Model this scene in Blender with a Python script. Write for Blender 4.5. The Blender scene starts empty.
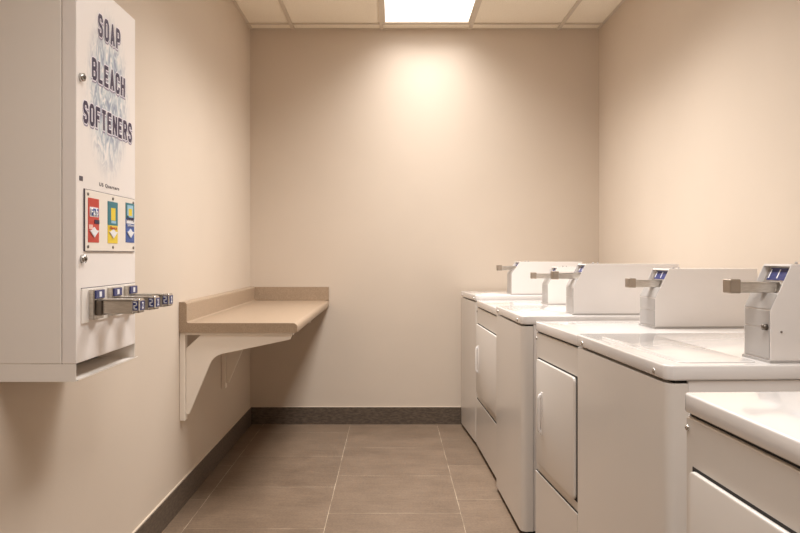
import bpy, bmesh, math, random
from mathutils import Vector, Matrix
random.seed(4)
sc = bpy.context.scene
COL = sc.collection

# ------------------------------------------------------------------ camera
F = 770.0          # focal length in pixels of an 800 px wide frame
CAM_Z = 1.1655
cam_d = bpy.data.cameras.new('camera')
cam = bpy.data.objects.new('camera', cam_d)
COL.objects.link(cam)
cam.location = (0, 0, CAM_Z)
cam.rotation_euler = (math.pi / 2, 0, 0)
cam_d.sensor_width = 36.0
cam_d.lens = F / 800 * 36.0
cam_d.shift_x = 0.010
cam_d.shift_y = -0.0144
cam_d.clip_start = 0.02
sc.camera = cam

# ------------------------------------------------------------------ world, exposure
w = bpy.data.worlds.new('world'); sc.world = w
w.use_nodes = True
w.node_tree.nodes['Background'].inputs[0].default_value = (0.9, 0.85, 0.8, 1)
w.node_tree.nodes['Background'].inputs[1].default_value = 0.0
sc.view_settings.view_transform = 'Standard'
sc.view_settings.look = 'None'
sc.view_settings.gamma = 1.0
sc.view_settings.use_curve_mapping = False
sc.view_settings.exposure = 0.0
sc.cycles.max_bounces = 12
sc.cycles.diffuse_bounces = 8
LAMP_W = {(2, 1): 18.5, (2, 2): 38.0, (2, 4): 24.0}     # watts of the lamps in the ceiling panels, by grid cell
LAMP_SPREAD = 132.0                       # cut-off angle of their prismatic lenses
LAMP_COL = (1.0, 0.985, 0.97)
DIFFUSER_GLOW = 2.0

# room limits
XL, XR, YB, YF, ZC = -0.978, 1.4276, 5.31, -1.6, 2.7255

# ------------------------------------------------------------------ helpers
def srgb(r, g, b):
    def c(v):
        v /= 255.0
        return v / 12.92 if v <= 0.04045 else ((v + 0.055) / 1.055) ** 2.4
    return (c(r), c(g), c(b), 1.0)

def mat(name, col, rough=0.5, metal=0.0, coat=0.0, bump=None, emit=0.0, spec=0.5):
    m = bpy.data.materials.new(name); m.use_nodes = True
    nt = m.node_tree; b = nt.nodes['Principled BSDF']
    b.inputs['Base Color'].default_value = col
    b.inputs['Roughness'].default_value = rough
    b.inputs['Metallic'].default_value = metal
    b.inputs['Coat Weight'].default_value = coat
    b.inputs['Coat Roughness'].default_value = 0.08
    b.inputs['Specular IOR Level'].default_value = spec
    if emit:
        b.inputs['Emission Color'].default_value = col
        b.inputs['Emission Strength'].default_value = emit
    tc = nt.nodes.new('ShaderNodeTexCoord')
    if bump:
        scale, strength = bump
        n = nt.nodes.new('ShaderNodeTexNoise'); n.inputs['Scale'].default_value = scale
        n.inputs['Detail'].default_value = 4
        bp = nt.nodes.new('ShaderNodeBump'); bp.inputs['Strength'].default_value = strength
        bp.inputs['Distance'].default_value = 0.002
        nt.links.new(tc.outputs['Object'], n.inputs['Vector'])
        nt.links.new(n.outputs['Fac'], bp.inputs['Height'])
        nt.links.new(bp.outputs['Normal'], b.inputs['Normal'])
    return m

def add_noise_colour(m, scale, c1, c2, lo=0.35, hi=0.65, vscale=(1, 1, 1), detail=6):
    nt = m.node_tree; b = nt.nodes['Principled BSDF']
    tc = nt.nodes.new('ShaderNodeTexCoord')
    mp = nt.nodes.new('ShaderNodeMapping'); mp.inputs['Scale'].default_value = vscale
    n = nt.nodes.new('ShaderNodeTexNoise'); n.inputs['Scale'].default_value = scale
    n.inputs['Detail'].default_value = detail
    r = nt.nodes.new('ShaderNodeValToRGB')
    r.color_ramp.elements[0].position = lo; r.color_ramp.elements[0].color = c1
    r.color_ramp.elements[1].position = hi; r.color_ramp.elements[1].color = c2
    nt.links.new(tc.outputs['Object'], mp.inputs['Vector'])
    nt.links.new(mp.outputs['Vector'], n.inputs['Vector'])
    nt.links.new(n.outputs['Fac'], r.inputs['Fac'])
    nt.links.new(r.outputs['Color'], b.inputs['Base Color'])
    return r

class MB:
    """collects bevelled boxes, prisms and cylinders into one mesh"""
    def __init__(self):
        self.bm = bmesh.new(); self.mats = []
    def _mi(self, m):
        if m not in self.mats: self.mats.append(m)
        return self.mats.index(m)
    def _merge(self, t, m, smooth):
        i = self._mi(m)
        for f in t.faces:
            f.material_index = i; f.smooth = smooth
        me = bpy.data.meshes.new('t'); t.to_mesh(me); t.free()
        self.bm.from_mesh(me); bpy.data.meshes.remove(me)
    def box(self, lo, hi, m, bev=0.0, seg=2, smooth=False):
        t = bmesh.new(); bmesh.ops.create_cube(t, size=1)
        for v in t.verts:
            v.co = Vector([(lo[k] + hi[k]) / 2 + v.co[k] * (hi[k] - lo[k]) for k in range(3)])
        if bev: bmesh.ops.bevel(t, geom=t.edges[:], offset=bev, segments=seg, profile=0.5, affect='EDGES')
        self._merge(t, m, smooth); return self
    def prism(self, pts, axis, a, b, m, bev=0.0, seg=2, smooth=False):
        """outline pts in the two other axes (in x,y,z order) pushed along axis from a to b"""
        t = bmesh.new()
        def mk(p, d):
            if axis == 0: return (d, p[0], p[1])
            if axis == 1: return (p[0], d, p[1])
            return (p[0], p[1], d)
        va = [t.verts.new(mk(p, a)) for p in pts]
        vb = [t.verts.new(mk(p, b)) for p in pts]
        t.faces.new(va); t.faces.new(vb[::-1])
        n = len(pts)
        for i in range(n):
            t.faces.new([va[i], vb[i], vb[(i + 1) % n], va[(i + 1) % n]])
        bmesh.ops.recalc_face_normals(t, faces=t.faces[:])
        if bev: bmesh.ops.bevel(t, geom=t.edges[:], offset=bev, segments=seg, profile=0.5, affect='EDGES')
        self._merge(t, m, smooth); return self
    def cyl(self, p0, p1, r0, r1, m, n=20, smooth=True):
        t = bmesh.new()
        p0 = Vector(p0); p1 = Vector(p1); d = p1 - p0
        bmesh.ops.create_cone(t, cap_ends=True, segments=n, radius1=r0, radius2=r1, depth=d.length)
        q = d.to_track_quat('Z', 'Y').to_matrix().to_4x4()
        bmesh.ops.transform(t, matrix=Matrix.Translation((p0 + p1) / 2) @ q, verts=t.verts[:])
        self._merge(t, m, smooth); return self
    def build(self, name, parent=None, auto=True):
        me = bpy.data.meshes.new(name)
        bmesh.ops.remove_doubles(self.bm, verts=self.bm.verts[:], dist=1e-6)
        self.bm.to_mesh(me); self.bm.free()
        for m in self.mats: me.materials.append(m)
        o = bpy.data.objects.new(name, me); COL.objects.link(o)
        if parent: o.parent = parent
        return o

def smooth_by_angle(o, deg=35):
    me = o.data
    for p in me.polygons: p.use_smooth = True
    try:
        me.set_sharp_from_angle(angle=math.radians(deg))
    except Exception:
        pass
    return o

def rounded_rect(x0, y0, x1, y1, radii, n=6):
    """radii for corners (x0,y0),(x1,y0),(x1,y1),(x0,y1)"""
    pts = []
    cs = [((x0, y0), (1, 1), 180), ((x1, y0), (-1, 1), 270), ((x1, y1), (-1, -1), 0), ((x0, y1), (1, -1), 90)]
    for (c, s, a0), r in zip(cs, radii):
        if r <= 0: pts.append(c); continue
        cx, cy = c[0] + s[0] * r, c[1] + s[1] * r
        for k in range(n + 1):
            a = math.radians(a0 + 90 * k / n)
            pts.append((cx + r * math.cos(a), cy + r * math.sin(a)))
    return pts

def thing(name, label, cat, loc=(0, 0, 0), rz=0.0, group=None):
    o = bpy.data.objects.new(name, None); COL.objects.link(o)
    o.location = loc; o.rotation_euler = (0, 0, rz); o.empty_display_size = 0.1
    o['label'] = label; o['category'] = cat
    if group: o['group'] = group
    return o

def struct(o):
    o['kind'] = 'structure'; return o

# ------------------------------------------------------------------ materials
WALL = mat("beige_painted_wall", srgb(205, 191, 175), 0.55, bump=(260, 0.12), spec=0.35)
add_noise_colour(WALL, 2.2, srgb(204, 190, 174), srgb(207, 193, 177), 0.3, 0.7)
TILE_C = mat('ceiling_tile', srgb(226, 215, 196), 0.9, bump=(420, 0.35), spec=0.2)
add_noise_colour(TILE_C, 160, srgb(228, 218, 200), srgb(240, 231, 214), 0.38, 0.5)
GRID = mat('ceiling_grid_paint', srgb(204, 192, 175), 0.5)
BASE = mat('dark_brown_base_tile', srgb(100, 88, 78), 0.5)
add_noise_colour(BASE, 34, srgb(74, 63, 53), srgb(101, 87, 74), 0.35, 0.65, (1, 1, 3))
CAULK = mat('pale_caulk', srgb(214, 200, 182), 0.5)
ENAMEL = mat('white_enamel', srgb(229, 224, 220), 0.24, coat=0.6)
ENAMEL_TOP = mat('white_porcelain_top', srgb(229, 225, 222), 0.11, coat=0.8)
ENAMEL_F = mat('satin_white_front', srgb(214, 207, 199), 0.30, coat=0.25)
POWDER = mat('white_powder_coat', srgb(240, 233, 225), 0.38, bump=(900, 0.05))
DARK = mat('dark_gap', srgb(36, 32, 30), 0.8)
RUBBER = mat('black_rubber', srgb(22, 20, 20), 0.7)
STEEL = mat('brushed_steel', srgb(176, 170, 164), 0.33, metal=1.0)
add_noise_colour(STEEL, 60, srgb(186, 180, 173), srgb(212, 207, 200), 0.3, 0.7, (1, 12, 12))
CHROME = mat('chrome', srgb(205, 203, 200), 0.14, metal=1.0)
DSTEEL = mat('dark_steel', srgb(120, 112, 104), 0.38, metal=1.0)
HEADM = mat('cast_slide_head', srgb(168, 156, 143), 0.42, metal=0.85)
GREY_SHADE = mat('grey_metal_and_shade', srgb(168, 163, 159), 0.4, coat=0.2)  # darkened to carry the shade of the meter case fronts; small fittings share it
LAM = mat('tan_laminate', srgb(187, 163, 136), 0.38)
add_noise_colour(LAM, 240, srgb(152, 131, 109), srgb(172, 150, 127), 0.38, 0.62)
BRKT = mat('cream_bracket_paint', srgb(242, 233, 221), 0.45)
PURPLE = mat('purple_ink', srgb(40, 20, 62), 0.5)
LAV = mat('pale_lavender_ink', srgb(240, 234, 242), 0.5)
SHADOWINK = mat('grey_drop_ink', srgb(150, 142, 160), 0.5)
INK_AND_SHADE = mat('grey_ink_and_shade', srgb(84, 74, 82), 0.6)
BLUE = mat('navy_label', srgb(44, 52, 110), 0.35)
WHITEINK = mat('white_ink', srgb(236, 236, 240), 0.5)
RED = mat('red_print', srgb(196, 52, 38), 0.4)
TEAL = mat('teal_print', srgb(20, 118, 134), 0.4)
YEL = mat('yellow_print', srgb(238, 208, 44), 0.4)
SKY = mat('royal_blue_print', srgb(40, 84, 160), 0.4)
PALEB = mat('pale_blue_print', srgb(150, 196, 220), 0.4)
PINK = mat('pink_print', srgb(236, 190, 180), 0.4)
PANEL = mat('ivory_acrylic_panel', srgb(240, 232, 222), 0.25, coat=0.5)
DIFF = mat('acrylic_light_diffuser', (1.0, 0.97, 0.94, 1), 0.5, emit=DIFFUSER_GLOW)

# floor: 0.597 x 0.59 m tiles, each column stepped by a third
def floor_material():
    m = bpy.data.materials.new('porcelain_floor_tiles'); m.use_nodes = True
    nt = m.node_tree; N = nt.nodes; L = nt.links; b = N['Principled BSDF']
    tc = N.new('ShaderNodeTexCoord'); sep = N.new('ShaderNodeSeparateXYZ')
    L.new(tc.outputs['Object'], sep.inputs[0])
    def M(op, a, c=None, d=None):
        n = N.new('ShaderNodeMath'); n.operation = op
        for i, v in enumerate((a, c, d)):
            if v is None: continue
            if isinstance(v, (int, float)): n.inputs[i].default_value = v
            else: L.new(v, n.inputs[i])
        return n.outputs[0]
    TX, TY = 0.597, 0.59
    u = M('DIVIDE', M('ADD', sep.outputs[0], 0.287), TX)
    ci = M('FLOOR', u); fu = M('FRACT', u)
    # column -1 joints at 5.05; column 0 at 4.66 ; column 1 at 4.87
    off = M('MULTIPLY', ci, 0.3333)
    v = M('ADD', M('DIVIDE', M('SUBTRACT', sep.outputs[1], 4.655), TY), M('MULTIPLY', off, -1.0))
    ri = M('FLOOR', v); fv = M('FRACT', v)
    du = M('MULTIPLY', M('MINIMUM', fu, M('SUBTRACT', 1.0, fu)), TX)
    dv = M('MULTIPLY', M('MINIMUM', fv, M('SUBTRACT', 1.0, fv)), TY)
    g = M('LESS_THAN', M('MINIMUM', du, dv), 0.0013)
    cv = N.new('ShaderNodeCombineXYZ'); L.new(ci, cv.inputs[0]); L.new(ri, cv.inputs[1])
    wn = N.new('ShaderNodeTexWhiteNoise'); L.new(cv.outputs[0], wn.inputs['Vector'])
    mp = N.new('ShaderNodeMapping'); mp.inputs['Scale'].default_value = (10, 70, 1)
    ad = N.new('ShaderNodeVectorMath'); ad.operation = 'ADD'
    L.new(tc.outputs['Object'], ad.inputs[0]); L.new(wn.outputs['Color'], ad.inputs[1])
    L.new(ad.outputs[0], mp.inputs['Vector'])
    n1 = N.new('ShaderNodeTexNoise'); n1.inputs['Scale'].default_value = 1.0; n1.inputs['Detail'].default_value = 8
    n1.inputs['Roughness'].default_value = 0.7
    L.new(mp.outputs[0], n1.inputs['Vector'])
    n2 = N.new('ShaderNodeTexNoise'); n2.inputs['Scale'].default_value = 6.0; n2.inputs['Detail'].default_value = 5
    L.new(ad.outputs[0], n2.inputs['Vector'])
    n3 = N.new('ShaderNodeTexNoise'); n3.inputs['Scale'].default_value = 110.0; n3.inputs['Detail'].default_value = 3
    L.new(ad.outputs[0], n3.inputs['Vector'])
    s = M('ADD', M('MULTIPLY', n1.outputs['Fac'], 0.33), M('ADD', M('MULTIPLY', n2.outputs['Fac'], 0.3), M('ADD', M('MULTIPLY', n3.outputs['Fac'], 0.32), M('MULTIPLY', wn.outputs['Value'], 0.05))))
    r = N.new('ShaderNodeValToRGB')
    r.color_ramp.elements[0].position = 0.36; r.color_ramp.elements[0].color = srgb(101, 84, 69)
    r.color_ramp.elements[1].position = 0.66; r.color_ramp.elements[1].color = srgb(137, 117, 98)
    L.new(s, r.inputs['Fac'])
    mx = N.new('ShaderNodeMix'); mx.data_type = 'RGBA'
    L.new(g, mx.inputs['Factor']); L.new(r.outputs['Color'], mx.inputs['A'])
    # the grout carries paler and darker stretches
    gr = N.new('ShaderNodeValToRGB')
    gr.color_ramp.elements[0].position = 0.42; gr.color_ramp.elements[0].color = srgb(134, 117, 97)
    gr.color_ramp.elements[1].position = 0.58; gr.color_ramp.elements[1].color = srgb(206, 190, 168)
    L.new(n2.outputs['Fac'], gr.inputs['Fac'])
    L.new(gr.outputs['Color'], mx.inputs['B'])
    L.new(mx.outputs['Result'], b.inputs['Base Color'])
    b.inputs['Roughness'].default_value = 0.42
    b.inputs['Specular IOR Level'].default_value = 0.4
    bp = N.new('ShaderNodeBump'); bp.inputs['Strength'].default_value = 0.25; bp.inputs['Distance'].default_value = 0.001
    L.new(M('SUBTRACT', s, g), bp.inputs['Height']); L.new(bp.outputs['Normal'], b.inputs['Normal'])
    return m
FLOOR = floor_material()

# ------------------------------------------------------------------ room
T = 0.12
struct(MB().box((XL - T, YF - T, -T), (XR + T, YB + T, 0), FLOOR).build('floor'))
struct(MB().box((XL - T, YF - T, 0), (XL, YB + T, ZC + 0.25), WALL).build('wall_left'))
struct(MB().box((XR, YF - T, 0), (XR + T, YB + T, ZC + 0.25), WALL).build('wall_right'))
struct(MB().box((XL, YB, 0), (XR, YB + T, ZC + 0.25), WALL).build('wall_back'))
struct(MB().box((XL, YF - T, 0), (XR, YF, ZC + 0.25), WALL).build('wall_front'))
BH, BT = 0.117, 0.011
def baseboard(name, lo, hi, cl, ch):
    b = MB().box(lo, hi, BASE)
    b.box(cl, ch, CAULK)
    struct(b.build(name))
baseboard('baseboard_left', (XL, YF, 0), (XL + BT, YB, BH), (XL, YF, BH), (XL + BT * .6, YB, BH + 0.004))
baseboard('baseboard_back', (XL + BT, YB - BT, 0), (XR - BT, YB, BH), (XL + BT, YB - BT * .6, BH), (XR - BT, YB, BH + 0.004))
baseboard('baseboard_right', (XR - BT, YF, 0), (XR, YB, BH), (XR - BT * .6, YF, BH), (XR, YB, BH + 0.004))
baseboard('baseboard_front', (XL + BT, YF, 0), (XR - BT, YF + BT, BH), (XL + BT, YF, BH), (XR - BT, YF + BT * .6, BH + 0.004))

# ceiling: lay-in tiles on an exposed grid; the fixtures replace tiles
BX = [-0.682, -0.0725, 0.537, 1.1465]                    # grid bar centres in x
CY = [5.182 - 1.2192 * k for k in range(6)]              # grid bar centres in y
xs = [XL] + BX + [XR]
ys = [YB] + CY + [YF]
lamp_cells = set(LAMP_W)
ct = MB()
for i in range(len(xs) - 1):
    for j in range(len(ys) - 1):
        y1, y0 = ys[j], ys[j + 1]
        if (i, j) in lamp_cells: continue
        ct.box((xs[i], y0, ZC), (xs[i + 1], y1, ZC + 0.02), TILE_C)
struct(ct.build('ceiling'))
gb = MB()
hw = 0.012
for x in BX: gb.box((x - hw, YF, ZC - 0.009), (x + hw, YB, ZC), GRID)
for k, y in enumerate(CY):
    e = [XL] + BX + [XR]
    for i in range(len(e) - 1):
        gb.box((e[i] + (hw if i else 0), y - hw, ZC - 0.0085), (e[i + 1] - (hw if i < len(e) - 2 else 0), y + hw, ZC - 0.0005), GRID)
struct(gb.build('trim_1'))
am = MB()                                                # wall angle round the edge
aw = 0.018
am.box((XL, YB - aw, ZC - 0.004), (XR, YB, ZC - 0.001), GRID)
am.box((XL, YF, ZC - 0.004), (XL + aw, YB - aw, ZC - 0.001), GRID)
am.box((XR - aw, YF, ZC - 0.004), (XR, YB - aw, ZC - 0.001), GRID)
struct(am.build('trim_2'))
struct(MB().box((XL - T, YF - T, ZC + 0.25), (XR + T, YB + T, ZC + 0.35), GRID).build('trim_3'))

def fixture(cell, label):
    i, j = cell
    x0, x1 = xs[i] + hw, xs[i + 1] - hw
    y1, y0 = ys[j] - hw, ys[j + 1] + hw
    t = thing('ceiling_light', label, 'ceiling light', ((x0 + x1) / 2, (y0 + y1) / 2, ZC))
    hx, hy = (x1 - x0) / 2, (y1 - y0) / 2
    fr = 0.016
    f = MB()
    f.box((-hx, -hy, -0.002), (hx, -hy + fr, 0.03), GRID); f.box((-hx, hy - fr, -0.002), (hx, hy, 0.03), GRID)
    f.box((-hx, -hy + fr, -0.002), (-hx + fr, hy - fr, 0.03), GRID); f.box((hx - fr, -hy + fr, -0.002), (hx, hy - fr, 0.03), GRID)
    f.build('frame', t)
    MB().box((-hx, -hy, 0.03), (hx, hy, 0.10), GRID).build('housing', t)
    MB().box((-hx + fr, -hy + fr, 0.004), (hx - fr, hy - fr, 0.010), DIFF).build('diffuser', t)
    ld = bpy.data.lights.new('tube_light', 'AREA'); ld.shape = 'RECTANGLE'
    ld.size = 2 * (hx - fr); ld.size_y = 2 * (hy - fr)
    ld.energy = LAMP_W[cell]; ld.color = LAMP_COL; ld.spread = math.radians(LAMP_SPREAD)
    lo = bpy.data.objects.new('tube_light', ld); COL.objects.link(lo); lo.parent = t; lo.location = (0, 0, 0.002)
    return t
fixture((2, 1), 'bright recessed fluorescent ceiling panel closest to the back wall')
fixture((2, 2), 'unseen ceiling panel second from the back wall, added to match the light')  # out of view, added to match how the walls are lit
fixture((2, 4), 'unseen ceiling panel nearest the viewpoint, over the aisle, added to match the light')  # out of view, added to light the near machines and the dispenser

# ------------------------------------------------------------------ folding counter with brackets
def counter():
    y0, y1 = 3.532, YB - 0.001
    zt = 0.853; th = 0.045; xe = -0.434
    t = thing('folding_counter', 'tan laminate folding counter on white brackets in the back corner', 'counter', (XL, (y0 + y1) / 2, 0))
    ox, oy = XL, (y0 + y1) / 2
    X = lambda x: x - ox
    Y = lambda y: y - oy
    # top with rolled front edge
    r = 0.020
    pts = [(X(XL) + 0.001, zt - th), (X(XL) + 0.001, zt)]
    for k in range(7):
        a = math.radians(90 - 90 * k / 6)
        pts.append((X(xe) - r + r * math.cos(a), zt - r + r * math.sin(a)))
    for k in range(1, 4):
        a = math.radians(-60 * k / 3)
        pts.append((X(xe) - 0.012 + 0.012 * math.cos(a), zt - th + 0.010 + 0.012 * math.sin(a)))
    pts.append((X(xe) - 0.025, zt - th))
    o = MB().prism(pts, 1, Y(y0), Y(y1), LAM).build('countertop', t); smooth_by_angle(o, 30)
    # side splash with rounded top edge
    sw, sz = 0.036, 0.949
    r = 0.012
    pts = [(0.001, zt), (0.001, sz)]
    for k in range(6):
        a = math.radians(90 - 90 * k / 5)
        pts.append((sw - r + r * math.cos(a), sz - r + r * math.sin(a)))
    pts += [(sw, zt + 0.006), (sw + 0.006, zt)]
    o = MB().prism(pts, 1, Y(y0), Y(y1), LAM).build('side_splash', t); smooth_by_angle(o, 30)
    MB().box((sw + 0.0005, Y(y1) - 0.020, zt), (X(xe), Y(y1), 0.946), LAM, 0.0015).build('back_splash', t)
    for yb in (3.566, 4.43):
        g = MB()
        wl = 0.020
        prof = [(X(-0.951), 0.430), (X(-0.9375), 0.430), (X(-0.842), 0.660)]
        for k in range(0, 6):                               # the inner curve
            u = k / 5
            p0, p1, p2 = Vector((-0.842, 0.660)), Vector((-0.826, 0.700)), Vector((-0.782, 0.709))
            p = p0 * (1 - u) ** 2 + p1 * 2 * u * (1 - u) + p2 * u * u
            if k: prof.append((X(p[0]), p[1]))
        prof += [(X(-0.470), 0.775), (X(-0.462), 0.797), (X(-0.882), 0.797), (X(-0.951), 0.733)]
        g.prism(prof, 1, Y(yb) - 0.009, Y(yb) + 0.009, BRKT, 0.001)
        b = g.build('bracket', t)
        MB().box((0.001, Y(yb) - 0.022, 0.402), (0.025, Y(yb) + 0.022, zt - th), BRKT, 0.0015).build('wall_leg', b)
        MB().box((0.026, Y(yb) - 0.022, 0.797), (X(-0.455), Y(yb) + 0.022, zt - th), BRKT, 0.0012).build('arm', b)
counter()

# ------------------------------------------------------------------ coin slide for the laundry machines
def coin_slide(parent, x, y, z, slope):
    """slide that leaves the meter case towards -x; x,z is the point on the sloping face"""
    a = MB()
    a.box((x - 0.085, y - 0.014, z - 0.016), (x + 0.024, y + 0.014, z + 0.004), STEEL, 0.0015)
    a.box((x - 0.085, y - 0.019, z + 0.004), (x + 0.024, y + 0.019, z + 0.0075), STEEL, 0.001)
    a.box((x - 0.085, y - 0.019, z - 0.019), (x + 0.01, y - 0.015, z + 0.004), STEEL, 0.001)
    s = a.build('coin_slide', parent)
    h = MB(); h.box((x - 0.106, y - 0.020, z - 0.021), (x - 0.078, y + 0.020, z + 0.014), HEADM, 0.0035, 3)
    h.build('slide_head', s)
    return s

def meter_case(parent, x, zb, zk, zt, yn, yf, length, lock=True):
    """steel coin meter case: upright front, sloping face, thin cheeks. near side = yn (smaller y)"""
    sl = 0.052; ck = 0.0025; ins = 0.005
    g = MB()
    outer = [(x, zb), (x, zk), (x + sl, zt), (x + length, zt), (x + length, zb)]
    hz = zt - zk; rec = 0.020
    inner = [(x + ins, zb), (x + 0.001, zb), (x + 0.001, zk), (x + sl * .36 + 0.001, zk + hz * .36), (x + sl * .36 + rec, zk + hz * .36),
             (x + sl * .92 + rec, zt - 0.005), (x + sl - 0.002, zt - 0.005), (x + sl, zt), (x + length, zt), (x + length, zb)][1:]
    g.prism(inner, 1, yn + ck, yf - ck, ENAMEL)
    g.prism(outer, 1, yn, yn + ck, ENAMEL, 0.0006, 1)
    g.prism(outer, 1, yf - ck, yf, ENAMEL, 0.0006, 1)
    case = g.build('meter_case', parent)
    MB().box((x - 0.004, yn - 0.004, zb - 0.001), (x + length + 0.004, yf + 0.004, zb + 0.007), GREY_SHADE, 0.001).build('base_flange', case)
    ym = (yn + yf) / 2
    # vault door on the upright front, whose shade is put into the grey
    v = MB(); v.box((x - 0.0012, yn + 0.006, zb + 0.010), (x + 0.002, yf - 0.006, zk - 0.045), GREY_SHADE, 0.0006)
    v.box((x - 0.0012, yn + 0.006, zk - 0.043), (x + 0.002, yf - 0.006, zk - 0.002), GREY_SHADE, 0.0006)
    v.build('vault_door', case)
    if lock:
        MB().cyl((x - 0.012, yn + 0.016, zb + 0.085), (x - 0.001, yn + 0.016, zb + 0.085), 0.007, 0.008, DSTEEL).build('lock', case)
    # sloping plate with the slide mechanism
    n = Vector((-(zt - zk), 0, sl)).normalized()
    d = Vector((sl, 0, zt - zk)).normalized()
    p0 = Vector((x + rec, 0, zk))
    Ls = math.hypot(sl, zt - zk)
    def slab(a, b, y0, y1, h, m, name, par, dz=0.0):
        q = [p0 + d * a + n * dz, p0 + d * b + n * dz, p0 + d * b + n * (dz + h), p0 + d * a + n * (dz + h)]
        return MB().prism([(c.x, c.z) for c in q], 1, y0, y1, m).build(name, par)
    pl = slab(Ls * 0.38, Ls * 0.92, yn + 0.006, yf - 0.006, 0.0035, STEEL, 'slide_plate', case)
    q0 = Vector((x, 0, zk)); sw_ = [q0 + d * .002 + n * 0.0, q0 + d * Ls * .35 + n * 0.0, q0 + d * Ls * .35 + n * 0.0012, q0 + d * .002 + n * 0.0012]
    MB().prism([(c.x, c.z) for c in sw_], 1, yn + ck, yf - ck, GREY_SHADE).build('slope_shade', case)  # thin grey slab, shade of the lower slope put into its colour
    lb = slab(Ls * 0.62, Ls * 0.89, yn + 0.018, yf - 0.018, 0.001, BLUE, 'instruction_label', pl, 0.0036)
    for k in range(5):
        yy = yn + 0.024 + k * (yf - yn - 0.048) / 4
        slab(Ls * 0.66, Ls * 0.86, yy - 0.0022, yy + 0.0022, 0.0006, WHITEINK, 'printed_mark', pl, 0.0046) if k % 2 == 0 else None
    zs = zk + 0.058 / 0.108 * (zt - zk)
    xsf = x + sl * (zs - zk) / (zt - zk)
    coin_slide(case, xsf, ym, zs, sl)
    if lock: MB().cyl((x + 0.026, yn - 0.0015, zb + 0.075), (x + 0.026, yn + 0.001, zb + 0.075), 0.0025, 0.0025, DSTEEL, 12).build('screw', case)
    # small studs on the top
    st = MB()
    st.cyl((x + 0.10, ym, zt), (x + 0.10, ym, zt + 0.006), 0.004, 0.003, GREY_SHADE, 12)
    st.cyl((x + 0.12, ym, zt), (x + 0.12, ym, zt + 0.006), 0.004, 0.003, GREY_SHADE, 12)
    st.build('top_stud', case)
    return case

def place(far, near):
    """far, near = (x, y) of the front corners -> location, angle, width"""
    f = Vector(far); n = Vector(near)
    wd = (f - n).length
    ang = math.atan2(-(f - n).x, (f - n).y)
    c = (f + n) / 2
    return (c.x, c.y), ang, wd

def feet(t, wd, depth):
    for sx in (0.06, depth - 0.06):
        for sy in (-wd / 2 + 0.06, wd / 2 - 0.06):
            MB().cyl((sx, sy, 0), (sx, sy, 0.03), 0.020, 0.016, RUBBER, 16).build('foot', t)

def washer(far, near, label, ztop, back, zk, zt, lock=False):
    (cx, cy), ang, wd = place(far, near)
    t = thing('top_load_washer', label, 'washer', (cx, cy, 0), ang, 'coin-operated top-load washers')
    h = wd / 2; D = 0.70; lt = 0.036; R = 0.024
    zf = 0.024
    zl = ztop - lt
    # body behind the wrap-around front panel
    b = MB(); b.box((0.052, -h + 0.004, zf), (D, h - 0.004, zl - 0.001), ENAMEL, 0.002)
    b.box((0.02, -h + 0.012, 0.028), (0.06, h - 0.012, zl - 0.001), DARK)
    b.build('cabinet', t)
    p = MB()
    out = rounded_rect(0.0, -h, 0.05, h, (R, 0, 0, R), 8)
    p.prism(out, 2, zf, zl - 0.007, ENAMEL_F)
    smooth_by_angle(p.build('front_panel', t), 32)
    # top deck
    d = MB()
    o = rounded_rect(-0.002, -h - 0.001, D, h + 0.001, (R + 0.002, 0.01, 0.01, R + 0.002), 8)
    d.prism(o, 2, zl, ztop, ENAMEL_TOP, 0.0045, 3)
    smooth_by_angle(d.build('top_deck', t), 50)
    # lid
    l = MB(); l.prism(rounded_rect(0.045, -h + 0.035, 0.235, h - 0.10, (0.03, 0.012, 0.012, 0.03), 6), 2, ztop - 0.002, ztop + 0.0030, ENAMEL_TOP, 0.002, 2)
    lid = smooth_by_angle(l.build('lid', t), 50)
    MB().box((0.052, -0.012, ztop + 0.0028), (0.062, 0.028, ztop + 0.0042), GREY_SHADE, 0.0006).build('lid_mark', lid)  # small raised grey mark on the lid
    for y in (-h + 0.075, h - 0.075):
        MB().cyl((-0.0045, y, zl + 0.013), (-0.001, y, zl + 0.013), 0.0065, 0.008, CHROME, 14).build('screw', t)
    meter_case(t, back, ztop, zk, zt, -h + 0.026, -h + 0.151, 0.442, lock)
    MB().box((0.05, -h + 0.02, 0.018), (D - 0.02, h - 0.02, zf), DARK).build('base_pan', t)
    feet(t, wd, D)
    return t

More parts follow.
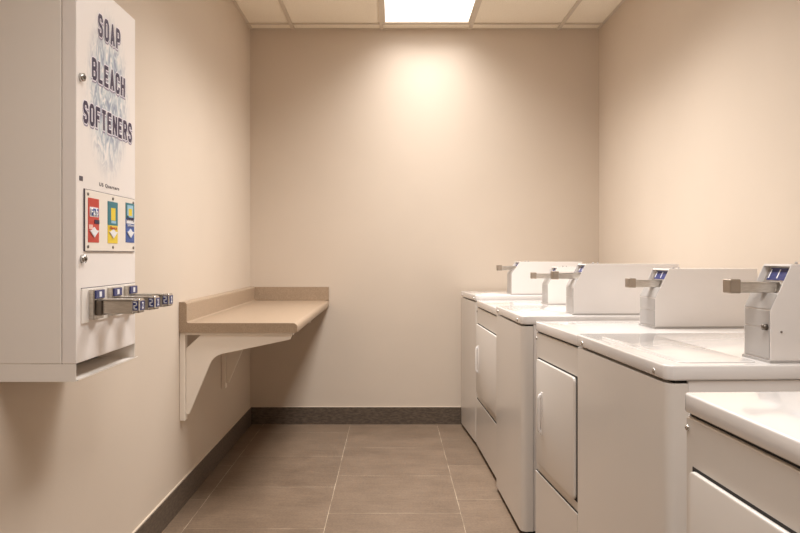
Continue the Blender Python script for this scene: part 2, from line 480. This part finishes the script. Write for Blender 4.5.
def dryer(far, near, label, ztop, back, zk, zt):
    (cx, cy), ang, wd = place(far, near)
    t = thing('front_load_dryer', label, 'dryer', (cx, cy, 0), ang, 'coin-operated dryers')
    h = wd / 2; D = 0.75; lt = 0.038; zl = ztop - lt; zf = 0.022
    b = MB(); b.box((0.022, -h, zf), (D, h, zl - 0.0005), ENAMEL, 0.002)
    b.build('cabinet', t)
    f = MB()
    f.box((0.0, -h, zf), (0.021, h, zl - 0.007), ENAMEL_F, 0.004, 2)
    f.build('front_panel', t)
    MB().box((0.006, -h + 0.006, zl - 0.0072), (0.022, h - 0.006, zl), DARK).build('top_gap', t)
    d = MB()
    d.prism(rounded_rect(-0.004, -h - 0.001, D, h + 0.001, (0.01, 0.006, 0.006, 0.01), 5), 2, zl, ztop, ENAMEL_TOP, 0.0045, 3)
    smooth_by_angle(d.build('top_deck', t), 50)
    # door, slightly proud, in a dark reveal
    zd0, zd1 = 0.340, 0.753
    rv = MB(); rv.box((-0.0012, -h + 0.019, zd0 - 0.005), (0.001, h - 0.033, zd1 + 0.004), DARK)
    rv.build('door_reveal', t)
    do = MB()
    o = rounded_rect(-h + 0.022, zd0, h - 0.036, zd1, (0.02, 0.02, 0.02, 0.02), 5)
    do.prism(o, 0, -0.012, -0.0012, ENAMEL_F, 0.004, 3)
    door = smooth_by_angle(do.build('door', t), 50)
    # pull handle on the far side of the door
    yh = h - 0.125
    ha = MB()
    z0, z1 = 0.468, 0.634
    ha.box((-0.016, yh - 0.010, z0), (-0.011, yh + 0.010, z1), ENAMEL, 0.002)
    pr = [(-0.014, z0 + 0.004), (-0.024, z0 + 0.010), (-0.029, z0 + 0.022), (-0.029, z1 - 0.022), (-0.024, z1 - 0.010), (-0.014, z1 - 0.004),
          (-0.014, z1 - 0.016), (-0.018, z1 - 0.020), (-0.0215, z1 - 0.028), (-0.0215, z0 + 0.028), (-0.018, z0 + 0.020), (-0.014, z0 + 0.016)]
    ha.prism(pr, 1, yh - 0.008, yh + 0.008, ENAMEL_TOP, 0.0015, 2)
    smooth_by_angle(ha.build('handle', door), 40)
    # lower access panel
    zb1 = 0.300
    ap = MB()
    ap.box((-0.006, -h + 0.006, zf + 0.004), (-0.0002, h - 0.006, zb1), ENAMEL_F, 0.0025, 2)
    ap.build('access_panel', t)
    MB().box((-0.0022, -h + 0.008, zb1 + 0.0002), (0.0005, h - 0.008, zb1 + 0.004), DARK).build('panel_reveal', t)
    MB().cyl((-0.004, h - 0.010, zl - 0.030), (0.001, h - 0.010, zl - 0.030), 0.005, 0.0065, CHROME, 14).build('screw', t)
    yc = 0.0
    meter_case(t, back, ztop, zk, zt, yc - 0.072, yc + 0.072, 0.385, False)
    MB().box((0.05, -h + 0.02, 0.016), (D - 0.02, h - 0.02, zf), DARK).build('base_pan', t)
    feet(t, wd, D)
    return t

washer((0.470, 5.256), (0.510, 4.680), 'white washer at the far end of the row, against the back wall', 0.921, 0.226, 1.050, 1.124)
dryer((0.515, 4.660), (0.540, 3.850), 'smallest-looking white dryer, second machine from the back wall', 0.8935, 0.320, 1.003, 1.100)
washer((0.516, 3.830), (0.533, 3.175), 'white washer in the middle of the row, with a dryer on either side', 0.9145, 0.224, 1.031, 1.128)
dryer((0.583, 3.110), (0.624, 2.565), 'white dryer between the middle washer and the large nearest washer', 0.898, 0.347, 1.008, 1.115)
washer((0.607, 2.540), (0.645, 1.805), 'large near white washer with its blank side and coin slide in full view', 0.906, 0.264, 1.033, 1.143, True)
dryer((0.580, 1.520), (0.606, 0.885), 'nearest white dryer, cut off at the right edge, standing before a gap', 0.895, 0.347, 1.008, 1.115)

# ------------------------------------------------------------------ soap dispenser
def text_mesh(body, bold):
    cu = bpy.data.curves.new('t', 'FONT'); cu.body = body; cu.align_x = 'CENTER'; cu.align_y = 'CENTER'
    cu.offset = bold; cu.resolution_u = 4; cu.space_character = 1.22
    tmp = bpy.data.objects.new('tmp', cu); COL.objects.link(tmp)
    dg = bpy.context.evaluated_depsgraph_get()
    me = bpy.data.meshes.new_from_object(tmp.evaluated_get(dg))
    bpy.data.objects.remove(tmp)
    return me
def flat_text(body, yc, zc, x, m, name, parent, target_w, target_h, bold=0.045, extr=0.0003, ox=0, oy=0, oz=0, ref=0.045):
    """text in the dispenser's front plane (faces +x, reads along +y)"""
    rm = text_mesh(body, ref)
    vs = [v.co for v in rm.vertices]
    x0, x1 = min(v.x for v in vs), max(v.x for v in vs); y0, y1 = min(v.y for v in vs), max(v.y for v in vs)
    bpy.data.meshes.remove(rm)
    me = text_mesh(body, bold)
    sx = target_w / (x1 - x0); sy = target_h / (y1 - y0)
    for v in me.vertices:
        a = (v.co.x - (x0 + x1) / 2) * sx; b = (v.co.y - (y0 + y1) / 2) * sy
        v.co = Vector((x - ox, yc + a - oy, zc + b - oz))
    bm = bmesh.new(); bm.from_mesh(me)
    r = bmesh.ops.extrude_face_region(bm, geom=bm.faces[:])
    for e in r['geom']:
        if isinstance(e, bmesh.types.BMVert): e.co.x += extr
    bmesh.ops.recalc_face_normals(bm, faces=bm.faces[:])
    bm.to_mesh(me); bm.free()
    me.materials.clear(); me.materials.append(m)
    for p in me.polygons: p.material_index = 0
    o = bpy.data.objects.new(name, me); COL.objects.link(o); o.parent = parent
    return o

# condensed block capitals drawn as strokes on a unit cell
STROKES = {
    'S': [[(1, .74), (1, .86), (.8, 1), (.2, 1), (0, .86), (0, .66), (.2, .54), (.8, .46), (1, .34), (1, .14), (.8, 0), (.2, 0), (0, .14), (0, .26)]],
    'O': [[(0, .15), (0, .85), (.22, 1), (.78, 1), (1, .85), (1, .15), (.78, 0), (.22, 0), (0, .15)]],
    'A': [[(0, -.07), (.5, 1.02), (1, -.07)], [(.2, .27), (.8, .27)]],
    'P': [[(0, -.07), (0, 1), (.75, 1), (1, .87), (1, .58), (.75, .45), (0, .45)]],
    'B': [[(0, 0), (0, 1), (.75, 1), (.97, .88), (.97, .64), (.75, .53), (0, .53)], [(.75, .53), (1, .41), (1, .13), (.75, 0), (0, 0)]],
    'L': [[(0, 1.07), (0, 0), (1.08, 0)]],
    'E': [[(1.08, 1), (0, 1), (0, 0), (1.08, 0)], [(0, .52), (.9, .52)]],
    'C': [[(1, .70), (1, .85), (.78, 1), (.22, 1), (0, .85), (0, .15), (.22, 0), (.78, 0), (1, .15), (1, .30)]],
    'H': [[(0, -.07), (0, 1.07)], [(1, -.07), (1, 1.07)], [(0, .52), (1, .52)]],
    'F': [[(1.08, 1), (0, 1), (0, -.07)], [(0, .52), (.9, .52)]],
    'T': [[(-.08, 1), (1.08, 1)], [(.5, 1), (.5, -.07)]],
    'N': [[(0, -.07), (0, 1.07)], [(0, 1), (1, 0)], [(1, -.07), (1, 1.07)]],
    'R': [[(0, -.07), (0, 1), (.75, 1), (1, .87), (1, .62), (.75, .50), (0, .50)], [(.55, .50), (1.02, -.07)]],
}
def block_word(word, yc, zc, x, width, height, th, m, name, parent):
    """one printed word on the door face: yc, zc its centre, th the stroke thickness"""
    base = 0.0105
    n = len(word); pitch = (width - 0.80 * width / n) / (n - 1)
    lw = 0.80 * width / n - base
    lh = height - base
    g = MB()
    e = (th - base) / 2; c_ = 0
    for k, ch in enumerate(word):
        a = yc - width / 2 + base / 2 + k * pitch; b = zc - lh / 2
        for line in STROKES[ch]:
            P = [Vector((a + u * lw, b + v * lh)) for u, v in line]
            closed = (P[0] - P[-1]).length < 1e-6
            for i in range(len(P) - 1):
                p, q = P[i], P[i + 1]
                d = (q - p).normalized(); nn = Vector((-d.y, d.x)) * th / 2
                p2 = p - d * (e if i == 0 and not closed else 0); q2 = q + d * (e if i == len(P) - 2 and not closed else 0)
                g.prism([tuple(p2 + nn), tuple(q2 + nn), tuple(q2 - nn), tuple(p2 - nn)], 0, x, x + 0.00022 + 0.00001 * (c_ % 14), m); c_ += 1
                if i or closed:
                    g.prism([(p.x + th / 2 * math.cos(t_), p.y + th / 2 * math.sin(t_)) for t_ in [math.pi / 8 + math.pi / 4 * r for r in range(8)]], 0, x, x + 0.00022 + 0.00001 * (c_ % 14), m); c_ += 1
    return g.build(name, parent)

def door_material():
    m = mat('printed_white_door', srgb(240, 233, 228), 0.34)
    nt = m.node_tree; N = nt.nodes; L = nt.links; b = N['Principled BSDF']
    tc = N.new('ShaderNodeTexCoord')
    # soft oval vignette of blue-grey swirls printed behind the lettering (object coords: y across, z up)
    mp = N.new('ShaderNodeMapping'); mp.inputs['Location'].default_value = (0, -0.218 / 0.175, -1.60 / 0.25)
    mp.inputs['Scale'].default_value = (0, 1 / 0.175, 1 / 0.25)
    L.new(tc.outputs['Object'], mp.inputs['Vector'])
    ln = N.new('ShaderNodeVectorMath'); ln.operation = 'LENGTH'; L.new(mp.outputs[0], ln.inputs[0])
    mr = N.new('ShaderNodeMapRange'); mr.inputs['From Min'].default_value = 1.05; mr.inputs['From Max'].default_value = 0.45
    mr.interpolation_type = 'SMOOTHSTEP'
    L.new(ln.outputs['Value'], mr.inputs['Value'])
    wv = N.new('ShaderNodeTexNoise'); wv.inputs['Scale'].default_value = 15; wv.inputs['Detail'].default_value = 5
    wv.inputs['Distortion'].default_value = 2.2
    mp2 = N.new('ShaderNodeMapping'); mp2.inputs['Scale'].default_value = (1, 2.0, 1.1); mp2.inputs['Rotation'].default_value = (0.5, 0, 0)
    L.new(tc.outputs['Object'], mp2.inputs['Vector']); L.new(mp2.outputs[0], wv.inputs['Vector'])
    r = N.new('ShaderNodeValToRGB')
    e = r.color_ramp.elements
    e[0].position = 0.36; e[0].color = srgb(142, 152, 176)
    e[1].position = 0.64; e[1].color = srgb(242, 238, 236)
    k = e.new(0.5); k.color = srgb(198, 208, 214)
    L.new(wv.outputs['Fac'], r.inputs['Fac'])
    mx = N.new('ShaderNodeMix'); mx.data_type = 'RGBA'
    L.new(mr.outputs['Result'], mx.inputs['Factor'])
    mx.inputs['A'].default_value = srgb(240, 233, 228)
    L.new(r.outputs['Color'], mx.inputs['B'])
    L.new(mx.outputs['Result'], b.inputs['Base Color'])
    return m

def dispenser():
    y0, y1 = 1.897, 2.333
    xf = -0.778; xs0 = -0.815
    OX, OY = XL, y0
    t = thing('soap_dispenser', 'white wall-mounted laundry soap vending box with three coin slides', 'vending machine', (OX, OY, 0))
    X = lambda x: x - OX
    Y = lambda y: y - OY
    # cabinet, with an open tray recess below the door
    c = MB()
    c.box((0.001, 0, 0.897), (X(xs0), Y(y1), 1.878), POWDER, 0.002)
    c.build('cabinet', t)
    tr = MB()
    tr.box((0.001, 0, 0.853), (X(-0.895), Y(y1), 0.897), POWDER)                      # back part
    tr.box((X(-0.895), 0, 0.853), (X(xf) - 0.001, 0.003, 0.8965), POWDER)              # near cheek
    tr.box((X(-0.895), Y(y1) - 0.003, 0.853), (X(xf) - 0.001, Y(y1), 0.8965), POWDER)  # far cheek
    tr.box((X(-0.895), 0.003, 0.853), (X(xf) - 0.001, Y(y1) - 0.003, 0.856), POWDER)
    tr.prism([(X(xf) - 0.001, 0.853), (X(xf) + 0.008, 0.857), (X(xf) + 0.008, 0.860), (X(xf) - 0.001, 0.856)], 1, 0.0, Y(y1), POWDER)
    tr.build('delivery_tray', t)
    MB().box((X(-0.893), 0.004, 0.8565), (X(-0.8935) + 0.003, Y(y1) - 0.004, 0.896), DSTEEL).build('tray_back', t)
    DM = door_material()
    d = MB(); d.box((X(xs0) + 0.0015, 0, 0.897), (X(xf), Y(y1), 1.878), DM, 0.002)
    door = d.build('door', t)
    kw = dict(ox=OX, oy=OY)
    for word, ya, yb_, zc, hh in (('SOAP', 2.037, 2.203, 1.777, 0.060), ('BLEACH', 1.995, 2.240, 1.651, 0.058), ('SOFTENERS', 1.938, 2.300, 1.528, 0.057)):
        yc = (ya + yb_) / 2; wd = yb_ - ya
        block_word(word, yc + 0.0015 - OY, zc - 0.003, xf - OX + 0.0001, wd, hh, 0.0185, SHADOWINK, 'lettering_shadow', door)
        block_word(word, yc - OY, zc, xf - OX + 0.0004, wd, hh, 0.0165, LAV, 'lettering_outline', door)
        block_word(word, yc - OY, zc, xf - OX + 0.0007, wd, hh, 0.0110, PURPLE, 'lettering', door)
    flat_text('US Quarters', 2.12, 1.353, xf + 0.0003, INK_AND_SHADE, 'small_print', door, 0.150, 0.012, 0.03, 0.0002, **kw)
    MB().box((X(xf), Y(1.915), 1.351), (X(xf) + 0.0006, Y(1.937), 1.363), INK_AND_SHADE).build('small_sticker', door)
    for (yy, zz) in ((1.922, 1.609), (1.930, 1.156)):
        lk = MB(); lk.cyl((X(xf), Y(yy), zz), (X(xf) + 0.010, Y(yy), zz), 0.011, 0.010, CHROME, 20)
        lk.cyl((X(xf) + 0.010, Y(yy), zz), (X(xf) + 0.013, Y(yy), zz), 0.006, 0.005, DSTEEL, 16)
        lk.box((X(xf) + 0.013, Y(yy) - 0.0009, zz - 0.004), (X(xf) + 0.0133, Y(yy) + 0.0009, zz + 0.004), RUBBER)
        lk.build('lock', door)
    # display panel with three packet samples
    pa, pb, pz0, pz1 = 1.944, 2.316, 1.176, 1.332
    p = MB(); p.box((X(xf), Y(pa), pz0), (X(xf) + 0.004, Y(pb), pz1), PANEL, 0.001)
    e = 0.0012
    for (a, b_, c_, d_) in ((pa, pb, pz0 - e, pz0), (pa, pb, pz1, pz1 + e), (pa - 2 * e, pa, pz0 - e, pz1 + e), (pb, pb + e, pz0, pz1)):
        p.box((X(xf), Y(a), c_), (X(xf) + 0.0036, Y(b_), d_), INK_AND_SHADE)
    pan = p.build('display_panel', t)
    fx = X(xf) + 0.004
    for yy in (pa + 0.016, 2.135, pb - 0.014):
        for zz in (pz0 + 0.011, pz1 - 0.011):
            MB().cyl((fx - 0.001, Y(yy), zz), (fx + 0.002, Y(yy), zz), 0.0045, 0.004, DSTEEL, 12).build('screw', pan)
    def packet(ya, yb_, z0, z1, rects, words):
        g = MB(); n = 0
        for (u0, v0, u1, v1, m) in rects:
            n += 1
            g.box((fx, Y(ya + (yb_ - ya) * u0), z0 + (z1 - z0) * v0), (fx + 0.0008 + 0.00025 * n, Y(ya + (yb_ - ya) * u1), z0 + (z1 - z0) * v1), m)
        o = g.build('sample_packet', pan)
        # pale four-pointed dispensing arrow
        yc = (ya + yb_) / 2; zc = z0 + (z1 - z0) * 0.22; s = (yb_ - ya) * 0.42
        MB().prism([(Y(yc - s), zc + 0.006), (Y(yc - s * .45), zc + 0.007), (Y(yc), zc + 0.015), (Y(yc + s * .45), zc + 0.007), (Y(yc + s), zc + 0.006), (Y(yc), zc - 0.012)], 0, fx + 0.0002, fx + 0.0035, WHITEINK).build('arrow_mark', o)
        for (txt, cz, tw, th_, m) in words:
            flat_text(txt, (ya + yb_) / 2, z0 + (z1 - z0) * cz, xf + 0.004 + 0.0032, m, 'packet_lettering', o, tw, th_, 0.04, **kw)
    packet(1.960, 2.032, 1.198, 1.312, [(0, 0, 1, 1, RED), (.12, .58, .92, .80, WHITEINK), (.2, .605, .95, .77, SKY), (.05, .3, .4, .40, PINK), (.55, .43, 1, .52, PURPLE)], [('Fab', .69, .050, .020, WHITEINK)])
    packet(2.096, 2.170, 1.198, 1.3125, [(0, 0, 1, .46, YEL), (0, .43, 1, 1, TEAL), (.3, .55, .75, .85, YEL), (.3, .48, .8, .54, PALEB)], [('Bleach', .37, .050, .009, RED)])
    packet(2.237, 2.309, 1.202, 1.318, [(0, 0, 1, 1, SKY), (0, .62, 1, 1, TEAL), (.15, .64, .85, .95, PALEB), (.3, .68, .7, .86, YEL), (.05, .48, .95, .58, WHITEINK)], [('Downy', .60, .060, .018, PURPLE), ('Softener', .44, .056, .008, WHITEINK)])
    # slide mounting plate and the three coin slides
    m = MB(); m.box((X(xf), Y(1.925), 0.993), (X(xf) + 0.004, Y(2.322), 1.081), POWDER, 0.001)
    m.box((X(xf), Y(1.925), 1.0812), (X(xf) + 0.0035, Y(2.322), 1.0825), INK_AND_SHADE)  # line cast by the ledge, painted as a dark strip
    plate = m.build('slide_mount', t)
    for n, yc in enumerate((1.998, 2.128, 2.258)):
        s = MB()
        x0 = X(xf) + 0.004
        s.box((x0, Y(yc) - 0.034, 1.000), (x0 + 0.014, Y(yc) + 0.034, 1.077), STEEL, 0.002)
        s.box((x0 + 0.014, Y(yc) - 0.024, 1.010), (x0 + 0.030, Y(yc) + 0.024, 1.050), DSTEEL, 0.002)
        s.box((x0 + 0.028, Y(yc) - 0.017, 1.014), (x0 + 0.112, Y(yc) + 0.017, 1.048), STEEL, 0.002)
        s.box((x0 + 0.028, Y(yc) - 0.022, 1.0485), (x0 + 0.112, Y(yc) + 0.022, 1.052), STEEL, 0.001)
        o = s.build('coin_slide', t)
        lb = MB(); lb.box((x0 + 0.014, Y(yc) - 0.030, 1.053), (x0 + 0.018, Y(yc) + 0.030, 1.075), BLUE, 0.001)
        lb.box((x0 + 0.018, Y(yc) - 0.008, 1.057), (x0 + 0.0184, Y(yc) + 0.008, 1.071), WHITEINK)
        lb.build('price_label', o)
        hd = MB(); hd.box((x0 + 0.104, Y(yc) - 0.0215, 1.016), (x0 + 0.126, Y(yc) + 0.0215, 1.053), CHROME, 0.005, 3)
        hd.box((x0 + 0.126, Y(yc) - 0.015, 1.023), (x0 + 0.1275, Y(yc) + 0.015, 1.047), BLUE)
        h = hd.build('slide_head', o)
        nb = MB(); nb.box((x0 + 0.1085, Y(yc) - 0.023, 1.023), (x0 + 0.1225, Y(yc) - 0.0213, 1.047), BLUE)
        nb.build('number_badge', h)
        # digit 2 on the near face of the head
        z0 = 1.0255; a = x0 + 0.111; b_ = x0 + 0.120; q = Y(yc) - 0.0237; k = 0.0027
        dg_ = MB()
        for (u0, v0, u1, v1) in ((a, z0, b_, z0 + k), (a, z0 + .0085, b_, z0 + .0085 + k), (a, z0 + .017, b_, z0 + .017 + k), (a, z0, a + k, z0 + .010), (b_ - k, z0 + .0085, b_, z0 + .0195)):
            dg_.box((u0, q, v0), (u1, q + 0.0012, v1), WHITEINK)
        dg_.build('digit', h)
        flat_text('2', yc, 1.035, xf + 0.004 + 0.1275, WHITEINK, 'front_digit', h, 0.012, 0.018, 0.04, **kw)
dispenser()
